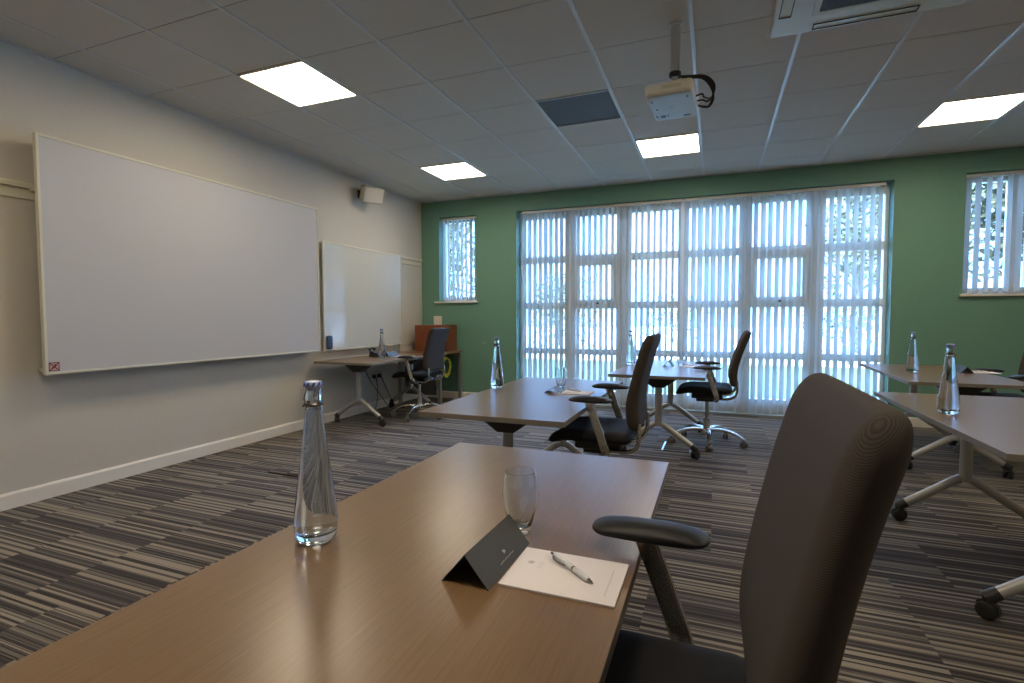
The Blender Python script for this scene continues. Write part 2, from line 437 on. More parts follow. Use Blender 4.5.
window(2, [(-3.745, -3.24)], [(1.49, 2.59)], *WIN[2])
window(3, [(2.435, 2.795), (2.86, 2.97)], [(1.49, 2.59)], *WIN[3])
def sill(n, x0, x1, z):
    bm = bmesh.new(); prism(bm, [(YW-.035, z-.022), (YW-.038, z-.012), (YW-.035, z), (YW+.165, z), (YW+.165, z-.022)], x0, x1, 'X')
    struct(obj('trim_%d' % n, bm, 'skirt'))
sill(1, -3.86, -3.165, 1.418+.004); sill(2, 2.36, 3.03, 1.412+.004)
# vertical blinds
def blind(label, x0, x1, z0, z1, pitch, th, group, gather=0):
    t = thing('vertical_blind', label, 'blind', ((x0+x1)/2, YW+.08, z0), 0, group)
    L = x1-x0; zt = z1-z0
    obj('headrail', B((-L/2, L/2, -.025, .022, zt-.035, zt-.002), bev=.003), 'white_metal', t)
    n = max(2, round(L/pitch)); bm = bmesh.new(); w = .089
    for k in range(n):
        x = -L/2 + (k+.5)*L/n + random.uniform(-.004, .004)
        a = th + random.uniform(-.07, .07)
        dx, dy = math.sin(a)*w/2, math.cos(a)*w/2
        # gentle curve of the fabric across its width, tiny thickness
        P = []
        for s in (-1, -.5, 0, .5, 1):
            bow = .004*(1-s*s)
            P.append((x+dx*s+bow*math.cos(a), dy*s-bow*math.sin(a)))
        top, bot = zt-.036, .015+random.uniform(0, .006)
        A = [bm.verts.new((p[0], p[1], top)) for p in P]; Bq = [bm.verts.new((p[0], p[1], bot)) for p in P]
        for i in range(4): bm.faces.new((A[i], A[i+1], Bq[i+1], Bq[i]))
        box(bm, x-dx*.9-.001, x-dx*.9+.001, -dy*.9-.001, -dy*.9+.001, bot, bot+.03)
        # bottom weight sewn in the hem
        sweep(bm, [(x-dx*.85, -dy*.85, bot+.012), (x+dx*.85, dy*.85, bot+.012)], (.0025, .012), 6, flat=True)
    obj('vanes', bm, 'vane', t, smooth=True)
    return t
blind('left vertical blind across the wide window wall, vanes nearly edge on', -2.515, -.385, .018, 2.652, .077, math.radians(19), 'blinds on the wide window')
blind('right vertical blind across the wide window wall, vanes turned a little', -.375, 1.715, .018, 2.652, .077, math.radians(42), 'blinds on the wide window')
blind('short vertical blind in the small window nearest the left wall', -3.785, -3.20, 1.425, 2.646, .077, math.radians(-2), 'blinds on the small windows')
blind('short vertical blind in the small window at the right edge', 2.40, 2.99, 1.42, 2.66, .09, math.radians(-10), 'blinds on the small windows')

# ------------------------------------------------------------------ outdoors
struct(obj('lawn', B((-26, 26, YW+WT, 15.0, -.32, -.08)), 'lawn'))
struct(obj('paved_ground', B((-60, 60, 15.0, 70, -.32, -.09)), 'paving'))
def leafball(bm, c, r, n, s):
    for _ in range(n):
        d = Vector((random.gauss(0, 1), random.gauss(0, 1), random.gauss(0, 1))).normalized()*(random.random()**.45)
        p = Vector((c[0]+d.x*r[0], c[1]+d.y*r[1], c[2]+d.z*r[2]))
        a = Vector((random.gauss(0, 1), random.gauss(0, 1), random.gauss(0, 1))).normalized()
        b = a.orthogonal().normalized(); q = s*random.uniform(.6, 1.3)
        bm.faces.new([bm.verts.new(p+a*q), bm.verts.new(p+b*q*.5), bm.verts.new(p-a*q), bm.verts.new(p-b*q*.5)])
def tree(x, y, h, r, label, n=2600, leaf='leaf', cat='tree', name='garden_tree', s=.11):
    t = thing(name, label, cat, (x, y, -.09), 0, 'planting beyond the lawn')
    bm = bmesh.new()
    if name == 'garden_tree':
        sweep(bm, spline([(0, 0, 0), (.05, .03, h*.3), (-.05, 0, h*.6), (0, 0, h*.85)], 5), [(.16*(1-i/22), .16*(1-i/22)) for i in range(16)], 8)
        for k in range(7):
            a = k*2.4; z = h*(.3+.07*k); sweep(bm, [(0, 0, z), (math.cos(a)*r*.4, math.sin(a)*r*.4, z+r*.3), (math.cos(a)*r*.7, math.sin(a)*r*.7, z+r*.5)], [(.05, .05), (.035, .035), (.015, .015)], 6)
        obj('trunk', bm, 'bark', t, smooth=True)
        bm = bmesh.new()
        for k in range(9):
            a = k*2.4; rr = r*.55*(.4+.6*random.random())
            leafball(bm, (math.cos(a)*rr, math.sin(a)*rr, h*(.38+.055*k)), (r*.55, r*.55, h*.17), n//9, s)
        obj('crown', bm, leaf, t)
    else:
        for k in range(5): sweep(bm, [(0, 0, 0), (random.uniform(-.4, .4)*r, random.uniform(-.4, .4)*r, h*.7)], .02, 6)
        obj('stems', bm, 'bark', t)
        bm = bmesh.new()
        for k in range(5): leafball(bm, ((k-2)*.35*r, random.uniform(-.2, .2)*r, h*(.45+.08*(k % 2))), (r*.5, r*.5, h*.5), n//5, s)
        obj('foliage', bm, leaf, t)
tree(4.7, 21.5, 7.2, 2.0, 'leafy tree beyond the lawn, seen through the right end of the wide window', 1700, s=.15)
tree(7.1, 16.2, 8.0, 2.5, 'dense tree filling the small right hand window', 5200, s=.15)
tree(-10.0, 17.0, 8.0, 2.4, 'tree seen through the small window nearest the left wall', 3000, s=.15)
tree(-6.6, 22.5, 3.6, 1.7, 'low tree seen through the left end of the wide window', 900)
tree(3.3, 15.9, 1.9, 1.1, 'pale green shrub at the right end of the wide window', 700, 'leaf_dark', 'shrub', 'garden_shrub', .06)
tree(-1.9, 27.0, 2.6, 1.6, 'far bushy shrub seen through the middle of the wide window', 500, 'leaf', 'shrub', 'garden_shrub', .1)
tree(-4.9, 17.2, 2.2, 1.1, 'round shrub at the left end of the wide window', 800, 'leaf', 'shrub', 'garden_shrub', .07)

# ------------------------------------------------------------------ ceiling fittings
def ceiling_light(i, j, label):
    x0, y1 = GX+.6*i, GY-.6*j
    t = thing('ceiling_light', label, 'ceiling light', (x0+.3, y1-.3, CZ), 0, 'square ceiling panels')
    bm = bmesh.new(); a = .294; b = .278
    for q in ((-a, -b, -a, a), (b, a, -a, a), (-b, b, -a, -b), (-b, b, b, a)): box(bm, q[0], q[1], q[2], q[3], -.004, .025)
    obj('frame', bm, 'white_metal', t)
    obj('diffuser', B((-b, b, -b, b, .002, .02)), 'lamp', t)
ceiling_light(2, 6, 'lit square ceiling panel above the large white board')
ceiling_light(2, 2, 'lit square ceiling panel nearest the far left corner')
ceiling_light(6, 2, 'lit square ceiling panel just beyond the projector')
ceiling_light(10, 2, 'lit square ceiling panel at the right edge near the green wall')
for i, j in ((10, 6), (2, 10), (6, 10), (10, 10)):
    ceiling_light(i, j, 'lit square ceiling panel behind the view')
# dark vent tile
x0, y1 = GX+3.0, GY-2.4
t = thing('ceiling_vent', 'dark grey square vent tile in the ceiling left of the projector', 'vent', (x0+.3, y1-.3, CZ))
bm = bmesh.new(); a, b = .294, .284
for q in ((-a, -b, -a, a), (b, a, -a, a), (-b, b, -a, -b), (-b, b, b, a)): box(bm, q[0], q[1], q[2], q[3], -.002, .02)
obj('frame', bm, 'tbar', t)
bm = bmesh.new()
for k in range(38): y = -b+(k+.5)*2*b/38; box(bm, -b, b, y-.004, y+.004, .004, .012)
box(bm, -b, b, -b, b, .014, .02); obj('grille', bm, 'vent', t)
# air conditioning cassette
t = thing('air_conditioner', 'cream ceiling cassette air conditioner cut by the top edge', 'air conditioner', (.748, 3.06, CZ))
a = .468
bm = bmesh.new()
bmq = rslab(2*a, 2*a, .035, (.012, .012, .012), None, 3, 1); bmesh.ops.translate(bmq, verts=bmq.verts[:], vec=(0, 0, -.014))
obj('panel', bmq, 'cassette', t, smooth=True)
bm = bmesh.new()
for sx, sy in ((0, 1), (0, -1), (1, 0), (-1, 0)):
    L, wd, r0 = .25, .036, .415
    def rect(u0, u1, v0, v1):
        if sx: box(bm, sx*v0 if sx > 0 else -v1, sx*v1 if sx > 0 else -v0, u0, u1, -.036, -.0305)
        else: box(bm, u0, u1, sy*v0 if sy > 0 else -v1, sy*v1 if sy > 0 else -v0, -.036, -.0305)
    rect(-L, L, r0+.022, r0+.027); rect(-L, L, r0-wd, r0-wd+.005); rect(-L, -L+.005, r0-wd, r0+.027); rect(L-.005, L, r0-wd, r0+.027)
obj('air_slot', bm, 'blackplastic', t)
bm = bmesh.new(); g = .245
for q in ((-g-.03, -g, -g-.03, g+.03), (g, g+.03, -g-.03, g+.03), (-g, g, -g-.03, -g), (-g, g, g, g+.03)): box(bm, *q, -.040, -.031)
obj('grille_frame', bm, 'cassette', t)
bm = bmesh.new(); box(bm, -g, g, -g, g, -.0335, -.031)
obj('grille_backing', bm, 'blackplastic', t)
bm = bmesh.new()
for k in range(40): y = -g+(k+.5)*2*g/40; box(bm, -g, g, y-.0022, y+.0022, -.038, -.0335)
obj('grille', bm, 'panel_grey', t)
# projector on its pole
t = thing('projector', 'white projector hanging from the ceiling on a steel pole', 'projector', (-.25, 3.24, 2.43), math.radians(-3))
def pj(x, y, z): return (x, y, z)
bm = rslab(.262, .39, .070, (.03, .03, .014), None, 4, 3); bmesh.ops.translate(bm, verts=bm.verts[:], vec=(0, 0, .038))
obj('case', bm, 'projector', t, smooth=True)
bm = rslab(.246, .375, .012, (.028, .028, .004), None, 4, 3); bmesh.ops.translate(bm, verts=bm.verts[:], vec=(0, 0, .001)); 
und = obj('underside', bm, 'projector_base', t, smooth=True)
for q in ((-.085, -.055, .11, .14), (-.11, -.103, .10, .13), (-.045, -.038, .11, .135), (.045, .085, .145, .155)):
    obj('port', B((*q, -.0075, -.003)), 'blackplastic', und)
for (x, y) in ((-.10, -.12), (.095, -.13), (-.09, .0)):
    bm = bmesh.new(); lathe(bm, [(.006, 0), (.006, .004)], (x, y, -.0085), 10); obj('foot', bm, 'blackplastic', und)
obj('rating_label', B((-.02, .012, -.03, .02, -.0056, -.0045)), 'ink', und)
bm = B((-.035, .07, -.1955, -.193, .030, .050), bev=.001); obj('side_vent', bm, 'rail', t)
bm = bmesh.new(); lathe(bm, [(.02, 0), (.024, .004), (.024, .012)], (-.09, .190, .038), 20, axis='Y'); obj('lens', bm, 'blackplastic', t, smooth=True)
bm = bmesh.new(); lathe(bm, [(.027, .16), (.027, CZ-2.43)], (.015, -.03, 0), 24)
obj('pole', bm, 'chrome', t, smooth=True)
bm = bmesh.new(); lathe(bm, [(.028, .150), (.034, .155), (.034, .178), (.028, .182)], (.015, -.03, 0), 24)
obj('collar', bm, 'blackplastic', t, smooth=True)
bm = bmesh.new(); lathe(bm, [(.033, -.005), (.033, .005)], (.015, -.03, CZ-2.43-.006), 24); obj('ceiling_flange', bm, 'white_metal', t, smooth=True)
bm = B((.0, .03, -.05, -.01, .06, .155), (-.085, .07, -.12, .03, .070, .082)); 
for (x, y) in ((-.06, -.06), (.05, -.055), (-.06, .0), (-.02, -.06)): lathe(bm, [(.008, 0), (.008, .030), (.004, .030), (.004, .04)], (x, y, .07), 10)
obj('mount_bracket', bm, 'steel', t)
bm = bmesh.new()
for k in range(4):
    o = k*.008
    ye = (.12, .13, .05, -.02)[k]; sweep(bm, spline([(.03, -.03, .155), (.09, -.03, .135+o*.5), (.16+o, -.02, .125+o*.3), (.205+o, .01, .085), (.222-o*.5, .05, .035), (.20-o, ye*.8, .005+o*.5), (.165, ye, .012+o), (.128, ye, .03)], 6), .0055, 6)
obj('cables', bm, 'cable', t, smooth=True)
# loudspeaker high on the left wall
t = thing('loudspeaker', 'small off white loudspeaker bracketed high on the left wall', 'loudspeaker', (XL, 5.30, 2.70))
bm = B((0, .012, -.05, .05, -.05, .05), bev=.002); sweep(bm, [(.01, 0, .02), (.08, 0, .0)], .018, 10)
obj('bracket', bm, 'blackplastic', t)  # black here stands in for the shadow behind the cabinet
bm = bmesh.new()
def spk(x, y, z):
    k = 1 - .28*(x/.18+.5)*0
    w = 1.0 if x > 0 else 1 - .3*(-x/.09)
    y *= w; z *= w
    a = .35; x2 = x*math.cos(a)+z*math.sin(a); z2 = -x*math.sin(a)+z*math.cos(a)
    b = -.45; x3 = x2*math.cos(b)-y*math.sin(b); y3 = x2*math.sin(b)+y*math.cos(b)
    return (x3+.155, y3, z2-.01)
bm = rslab(.18, .27, .19, (.02, .02, .02), spk, 3, 2)
body = obj('cabinet', bm, 'speaker', t, smooth=True)
bm = bmesh.new()
bm = rslab(.006, .245, .165, (.003, .01, .01), lambda x, y, z: spk(x+.091, y, z), 3, 2)
obj('front_grille', bm, 'white_metal', t, smooth=True)

# ------------------------------------------------------------------ boards on the left wall
# wall rail
t = thing('wall_rail', 'cream double track board rail running along the left wall', 'rail', (XL, 0, 0))
bm = bmesh.new(); prism(bm, [(.0, 2.045), (.028, 2.045), (.032, 2.035), (.030, 2.012), (.018, 2.006), (0, 2.006)], -2.0, YW-.03, 'Y'); obj('track', bm, 'rail', t)
bm = bmesh.new(); prism(bm, [(0, 2.006), (.010, 2.006), (.012, 1.945), (.008, 1.94), (0, 1.94)], -2.0, YW-.03, 'Y'); obj('back_strip', bm, 'rail', t)
# large projection board, held off the wall on arms
t = thing('projection_board', 'large matt white board standing off the left wall on brackets', 'whiteboard', (XL+.13, 3.185, .826))
L, Hh = 2.46, 1.52
obj('panel', B((-.022, 0, -L/2+.008, L/2-.008, .008, Hh-.008)), 'board', t)
bm = bmesh.new()
for q in ((-L/2, -L/2+.016, 0, Hh), (L/2-.016, L/2, 0, Hh), (-L/2+.016, L/2-.016, 0, .016), (-L/2+.016, L/2-.016, Hh-.016, Hh)): box(bm, -.026, .006, *q, bev=.002)
obj('frame', bm, 'board_frame', t)
for y in (-L/2+.03, L/2-.03):
    bm = bmesh.new(); box(bm, -.128, -.02, y-.012, y+.012, 1.17, 1.195)
    obj('bracket', bm, 'rail', t)
    bm = bmesh.new(); prism(bm, [(-.128, .035), (-.02, .035), (-.02, .0), (-.035, .0), (-.11, .03), (-.128, .03)], y-.012, y+.012, 'Y')
    obj('bracket', bm, 'rail', t)
s = obj('warning_sticker', B((.0005, .0015, -L/2+.02, -L/2+.078, .022, .078)), 'sticker', t)
s['label'] = 'small pink square sticker with a crossed out drawing'
bm = bmesh.new(); y0, y1, z0, z1 = -L/2+.02, -L/2+.078, .022, .078; e = .004
for q in ((y0, y0+e, z0, z1), (y1-e, y1, z0, z1), (y0, y1, z0, z0+e), (y0, y1, z1-e, z1)): box(bm, .0016, .0022, *q)
for (a, b, c, d) in ((y0, z0, y1, z1), (y0, z1, y1, z0)): sweep(bm, [(.0022, a, b), (.0022, c, d)], (.003, .0008), 6, up=Vector((1, 0, 0)))
sweep(bm, [(.0022, y0+.018, z0+.018), (.0022, y0+.038, z0+.034), (.0022, y0+.030, z0+.045)], (.005, .0008), 6, up=Vector((1, 0, 0)))
obj('sticker_print', bm, 'sticker_ink', s)
# second whiteboard
t = thing('whiteboard', 'glossy framed whiteboard above the side desk', 'whiteboard', (XL+.034, 5.345, .812))
L, Hh = 1.54, 1.225
obj('panel', B((-.004, .008, -L/2+.01, L/2-.01, .01, Hh-.01)), 'board_gloss', t)
bm = bmesh.new()
for q in ((-L/2, -L/2+.016, 0, Hh), (L/2-.012, L/2, 0, Hh), (-L/2+.016, L/2-.012, 0, .016), (-L/2+.016, L/2-.012, Hh-.014, Hh)): box(bm, -.004, .014, *q, bev=.002)
obj('frame', bm, 'board_frame', t)
bm = bmesh.new(); box(bm, .008, .011, L/2-.06, L/2-.035, .06, .11); obj('maker_plate', bm, 'ink', t)
bm = rslab(.03, .085, .15, (.01, .018, .03), None, 3, 2); e_ = obj('board_eraser', bm, 'eraser', smooth=True, loc=(XL+.034+.024, 4.645, .91))
tag(e_, 'blue board eraser stuck on the lower left of the glossy whiteboard', 'eraser')
# fixed lower panel right of the whiteboard
o = obj('wall_panel', B((XL, XL+.010, 6.17, YW-.03, .80, 1.93), bev=.002), 'wall'); tag(o, 'plain cream pin panel between the glossy whiteboard and the corner', 'wall panel')
# switch plate on the green wall and a small mark
bm = B((-.064, .064, -.012, 0, -.066, .066), bev=.003); box(bm, -.02, .02, -.018, -.012, -.03, .03, bev=.002)
o = obj('switch_plate', bm, 'skirt', loc=(-3.821, YW, 1.143)); tag(o, 'white square switch plate on the green wall above the wooden box', 'switch')
o = obj('cable_clip', B((-.03, .03, -.006, 0, -.006, .006), bev=.002), 'steel', loc=(-3.073, YW, .821)); tag(o, 'tiny dark clip on the green wall left of the wide window', 'clip')

# ------------------------------------------------------------------ tables
TZ = .715
def caster(parent, x, y, s=1.0, rot=0.0, mats=('rubber', 'blackplastic'), name='caster'):
    bm = bmesh.new(); c, sn = math.cos(rot), math.sin(rot)
    for d in (-.014, .014):
        lathe(bm, [(.008*s, -.008*s), (.024*s, -.008*s), (.028*s, -.005*s), (.028*s, .005*s), (.024*s, .008*s), (.008*s, .008*s)], (0, d*s, .028*s), 20, axis='Y')
    hood = []
    for k in range(9):
        a = -.3+k/8*(PI*.95); hood.append((.034*s*math.cos(a), .030*s+.034*s*math.sin(a)))
    prism(bm, hood, -.009*s, .009*s, 'Y')
    lathe(bm, [(.016*s, .05*s), (.016*s, .078*s)], (.0, 0, 0), 14)
    bmesh.ops.rotate(bm, verts=bm.verts[:], cent=(0, 0, 0), matrix=Matrix.Rotation(rot, 3, 'Z'))
    return obj(name, bm, mats[0], parent, smooth=True, loc=(x, y, 0))
def make_table(label, loc, rz, L=1.6, Wd=.76, set0=.27, set1=.27):
    t = thing('meeting_table', label, 'table', loc, rz, 'folding meeting tables')
    bm = bmesh.new(); box(bm, -Wd/2, Wd/2, -L/2, L/2, TZ-.025, TZ, bev=.0015)
    for f in bm.faces:
        f.material_index = 0 if f.normal.z > .5 or f.calc_center_median().z > TZ-.0008 else 1
    obj('tabletop', bm, ['laminate', 'edge'], t)
    for s, st in ((-1, set0), (1, set1)):
        y = s*(L/2-st)
        bm = bmesh.new(); sweep(bm, [(0, y, .26), (0, y, TZ-.035)], .029, 20)
        lg = obj('leg_post', bm, 'silver', t, smooth=True)
        bm = bmesh.new()   # black plastic head under the top
        prism(bm, [(-.19, TZ-.026), (.19, TZ-.026), (.16, TZ-.045), (.045, TZ-.125), (-.045, TZ-.125), (-.16, TZ-.045)], y-.045, y+.045, 'Y')
        obj('hinge_head', bm, 'blackplastic', t)
        for sx in (-1, 1):
            bm = bmesh.new()
            sweep(bm, spline([(0, y, .285), (sx*.05, y, .262), (sx*.16, y, .185), (sx*.285, y, .098)], 5), [(.022, .024)]*16, 14)
            ft = obj('foot', bm, 'silver', t, smooth=True)
            bm = bmesh.new(); sweep(bm, [(sx*.272, y, .106), (sx*.315, y, .078)], .026, 14); lathe(bm, [(.024, .058), (.02, .09)], (sx*.300, y, 0), 14)
            obj('end_cap', bm, 'blackplastic', ft, smooth=True)
            caster(ft, sx*.305, y, 1.18, rot=.5+sx*.9+s*.4)
    bm = bmesh.new(); ya, yb = -(L/2-set0), (L/2-set1)
    sweep(bm, [(0, ya, TZ-.05), (0, yb, TZ-.05)], (.02, .014), 8, flat=True)
    for s in (-1, 1):     # diagonal struts of the flip mechanism
        y = ya if s < 0 else yb
        sweep(bm, [(.0, y, TZ-.17), (.0, y-s*.24, TZ-.05)], (.012, .008), 8, flat=True)
    obj('under_beam', bm, 'steel', t)
    return t
tab = make_table('brown wood grain meeting table filling the foreground', (-.512, .93, 0), 0)
dup(tab, (-1.005, 3.03, 0), 0, 'meeting table in the middle of the left row, behind the foreground table')
dup(tab, (-.428, 5.07, 0), math.radians(-1), 'meeting table nearest the blinds')
dup(tab, (1.325, 3.06, 0), 0, 'meeting table at the right edge with one bottle on it')
dup(tab, (1.73, 5.33, 0), math.radians(-2), 'meeting table at the back right, near the green wall')
dup(tab, (-3.66, 5.20, 0), 0, 'side desk along the left wall below the glossy whiteboard')
# box framed corner desk
t = thing('corner_desk', 'grey open framed desk in the far left corner', 'desk', (-3.74, 6.37, 0))
obj('tabletop', B((-.335, .335, -.33, .33, TZ-.03, TZ), bev=.002), ['laminate'], t)
for sx in (-1, 1):
    for sy in (-1, 1): obj('leg', B((sx*.31-.022, sx*.31+.022, sy*.3-.022, sy*.3+.022, 0, TZ-.03), bev=.003), 'steel', t)
obj('apron', B((-.29, .29, -.31, -.29, TZ-.09, TZ-.03), (-.32, -.30, -.28, .28, TZ-.09, TZ-.03), (-.29, .29, .29, .31, TZ-.09, TZ-.03)), 'steel', t)
obj('modesty_panel', B((-.285, .20, -.20, -.18, .12, .60)), 'panel_grey', t)
# wooden box
t = thing('wooden_box', 'red brown wooden box standing on the corner desk', 'box', (-3.70, 6.45, TZ))
obj('body', B((-.255, .255, -.15, .15, 0, .365), bev=.003), 'redwood', t)
obj('front_panel', B((-.24, .24, -.155, -.15, .012, .35)), 'redwood', t)

# ------------------------------------------------------------------ chairs
def make_chair(label, loc, rz):
    """faces -X; origin under the gas stem"""
    t = thing('office_chair', label, 'chair', loc, rz, 'swivel office chairs')
    AZ, SZ = .775, .585
    # seat
    def seat_f(x, y, z):
        u = -x/.25                                    # +1 at the front
        drop = -.040*max(0, u-.45)**1.6*3.2
        dish = -.012*(1-(y/.25)**2)
        th = 1 - .25*max(0, u-.5)
        return (x-.026, y*(1-.06*max(0, u)), SZ-.038+z*th+drop+(dish if z > 0 else 0))
    bm = rslab(.455, .49, .068, (.05, .06, .033), seat_f, 4, 10); obj('seat', bm, 'seatfabric', t, smooth=True)
    # backrest: curve of front face by height
    KZ = [(.585, .190), (.63, .176), (.685, .168), (.755, .170), (.855, .187), (.97, .213), (1.09, .248)]
    def fx(z):
        if z <= KZ[0][0]: return KZ[0][1]
        for (a, va), (b, vb) in zip(KZ, KZ[1:]):
            if z <= b:
                s = (z-a)/(b-a); s2 = s; return va+(vb-va)*s2
        return KZ[-1][1]+(z-1.09)*.4
    def sm(z): return sum(fx(z+d) for d in (-.04, -.02, 0, .02, .04))/5
    def back_f(x, y, z):
        zz = .838+z
        wrap = -.004*(abs(y)/.23)**2.2                 # wings come forward
        wid = 1 - .05*max(0, (.838-zz)/.25)
        return (sm(zz)+.027+x*(1.0+.25*math.exp(-((zz-.66)/.12)**2))+wrap, y*wid, zz)
    bm = rslab(.054, .43, .505, (.024, .035, .05), back_f, 4, 12); obj('backrest', bm, 'backfabric', t, smooth=True)
    # arms
    for s in (-1, 1):
        def pad_f(x, y, z):
            return (x, y+s*.275, AZ-.036+(z+.017)*(1-.62*(abs(x)/.115)**2.6)*(1-.25*(abs(y)/.04)**3)+.006*(x/.115)**2)
        bm = rslab(.226, .085, .034, (.035, .036, .012), pad_f, 4, 6)
        pad = obj('armrest', bm, 'softblack', t, smooth=True)
        bm = bmesh.new()
        sweep(bm, spline([(-.012, s*.275, AZ-.024), (.022, s*.279, AZ-.115), (.058, s*.281, AZ-.215), (.075, s*.275, AZ-.275), (.072, s*.225, AZ-.312), (.06, s*.15, AZ-.318), (.04, s*.06, AZ-.315)], 5), [(.021, .0085)]*31, 12, flat=True, up=Vector((0, s, 0.001)))
        obj('arm_post', bm, 'base_metal', t, smooth=True)
        # J shaped back carrier
        bm = bmesh.new()
        sweep(bm, spline([(.05, s*.10, AZ-.318), (.15, s*.13, AZ-.315), (.215, s*.165, AZ-.285), (.235, s*.18, AZ-.225), (.236, s*.18, AZ-.145)], 5), .0105, 12)
        obj('back_carrier', bm, 'base_metal', t, smooth=True)
    # mechanism
    bm = B((-.13, .13, -.10, .10, AZ-.325, AZ-.275), bev=.012); box(bm, -.09, .06, -.06, .06, AZ-.355, AZ-.32, bev=.008)
    sweep(bm, [(-.06, .08, AZ-.30), (-.07, .23, AZ-.315)], .006, 8); sweep(bm, [(-.07, .2, AZ-.315), (-.075, .25, AZ-.318)], (.012, .006), 8)
    obj('mechanism', bm, 'blackplastic', t, smooth=True)
    # base
    bm = bmesh.new(); lathe(bm, [(.028, .07), (.028, .24), (.022, .245), (.016, .245), (.016, .45)], n=20); obj('gas_stem', bm, 'silver', t, smooth=True)
    bm = bmesh.new(); lathe(bm, [(.03, .075), (.045, .08), (.048, .13), (.036, .15), (.03, .152)], n=24); obj('hub', bm, 'base_metal', t, smooth=True)
    for k in range(5):
        a = PI/2*3 + .08 + k*2*PI/5; ca, sa = math.cos(a), math.sin(a)
        bm = bmesh.new()
        pr = [(.03, .128), (.10, .140), (.18, .134), (.25, .110), (.30, .078), (.315, .066)]
        sweep(bm, spline([(r*ca, r*sa, z) for r, z in pr], 4), [(.027-.0006*i, .016-.0003*i) for i in range(21)], 12, flat=True)
        lathe(bm, [(.014, .05), (.014, .078)], (.31*ca, .31*sa, 0), 12)
        lg = obj('base_leg', bm, 'base_metal', t, smooth=True)
        cs = caster(lg, .31*ca, .31*sa, 1.0, rot=a+.6*math.sin(3*k+1), mats=('castergrey',)); 
    return t
ch = make_chair('dark ribbed office chair with padded arms, closest in the foreground', (-.115, .765, 0), 0)
# raise the near chair a little so its arms meet the photo height
UP = {'seat', 'backrest', 'piping', 'armrest', 'arm_post', 'back_carrier', 'mechanism'}
def kind(o): return o.name.split('.')[0]
def raise_chair(c, dz):
    for o in c.children:
        if kind(o) in UP: o.location.z = dz
ch2 = dup(ch, (-.590, 2.88, 0), 0, 'dark office chair at the second table of the left row')
ch3 = dup(ch, (-.055, 5.14, 0), 0, 'dark office chair on a chrome base in front of the blinds')
ch4 = dup(ch, (-3.27, 5.30, 0), 0, 'bluish dark office chair at the side desk by the left wall')
ch5 = dup(ch, (2.20, 5.32, 0), math.radians(3), 'dark office chair cut by the right edge at the back right table')
def tilt(c, a):
    for o in c.children:
        if kind(o) in ('backrest', 'piping'):
            px, pz = .19, .60
            o.rotation_euler.y = a
            o.location.x = px-(px*math.cos(a)+pz*math.sin(a)); o.location.z += pz-(-px*math.sin(a)+pz*math.cos(a))
raise_chair(ch, .008); raise_chair(ch2, .008); raise_chair(ch3, -.018); raise_chair(ch4, -.02); raise_chair(ch5, -.03)
tilt(ch2, .03); tilt(ch3, .10); ch3.scale = (1.06, 1, 1); tilt(ch4, .03)

# ------------------------------------------------------------------ bottles, glasses, stationery
def make_bottle(label, loc):
    t = thing('water_bottle', label, 'bottle', loc, random.uniform(0, .3), 'swing top water bottles')
    outer = [(.026, .0), (.033, .0015), (.0395, .008), (.0435, .022), (.0446, .040), (.0432, .065), (.0370, .115), (.0300, .165), (.0240, .215), (.0190, .262), (.0168, .284), (.0156, .288),
             (.0172, .291), (.0172, .296), (.0150, .299), (.0158, .308), (.0158, .318), (.0148, .326)]
    inner = [(.0120, .326), (.0122, .300), (.0132, .285), (.0160, .262), (.0210, .215), (.0270, .165), (.0340, .115), (.0395, .065), (.0412, .035), (.0395, .024), (.030, .020), (.001, .018)]
    bm = bmesh.new(); lathe(bm, outer+inner, n=48); obj('glass_body', bm, 'glass', t, smooth=True)
    bm = bmesh.new()
    wp = [(.001, .0175), (.030, .0195), (.0400, .0238), (.0417, .035), (.0400, .065), (.0345, .115), (.0275, .165), (.0215, .215), (.0165, .262), (.0140, .280), (.001, .280)]
    lathe(bm, wp, n=48); obj('water', bm, 'water', t, smooth=True)
    bm = bmesh.new(); lathe(bm, [(.010, .320), (.0150, .3265), (.0178, .330), (.0182, .335), (.0165, .3395), (.009, .341), (.004, .3415)], n=28)
    st = obj('stopper', bm, 'blue_cap', t, smooth=True); st['label'] = 'blue and white swing stopper'
    bm = bmesh.new()
    for k in range(10):
        a = 2*PI*k/10; sweep(bm, [(.0180*math.cos(a), .0180*math.sin(a), .330), (.0178*math.cos(a+.3), .0178*math.sin(a+.3), .3375)], .0022, 6)
    obj('stopper_rim', bm, 'cap_blue', st, smooth=True)
    bm = bmesh.new()
    for s in (-1, 1): sweep(bm, spline([(0, s*.0175, .334), (-.004, s*.0205, .325), (-.010, s*.0205, .306), (-.006, s*.0205, .297)], 5), .0012, 6)
    lathe(bm, [(.0190, .289), (.0205, .2905), (.0205, .2925), (.0190, .294)], n=24, cap=False)
    sweep(bm, spline([(-.006, .0205, .297), (-.024, .0, .285), (-.006, -.0205, .297)], 6), .0012, 6)
    obj('wire_bail', bm, 'wire', t, smooth=True)
    bm = bmesh.new()      # illegible thin print, a row of small strokes on the shoulder
    for k in range(9):
        a = -1.25+k*.085; r = .0453
        zc = .066
        r = .0429; h = (.004, .006, .005, .006, .004, .006, .005, .004, .006)[k]
        p = (r*math.cos(a), r*math.sin(a), zc); q = (r*.998*math.cos(a+.03), r*.998*math.sin(a+.03), zc+h)
        sweep(bm, [p, q], .0004, 5)
    obj('printed_mark', bm, 'black_ink', t)
    return t
bt = make_bottle('clear swing top water bottle on the foreground table', (-.784, .852, TZ))
dup(bt, (-1.351, 3.163, TZ), 1.0, 'clear water bottle on the second table, against the green wall')
dup(bt, (-.772, 5.2, TZ), 2.0, 'clear water bottle mostly hidden behind the second chair')
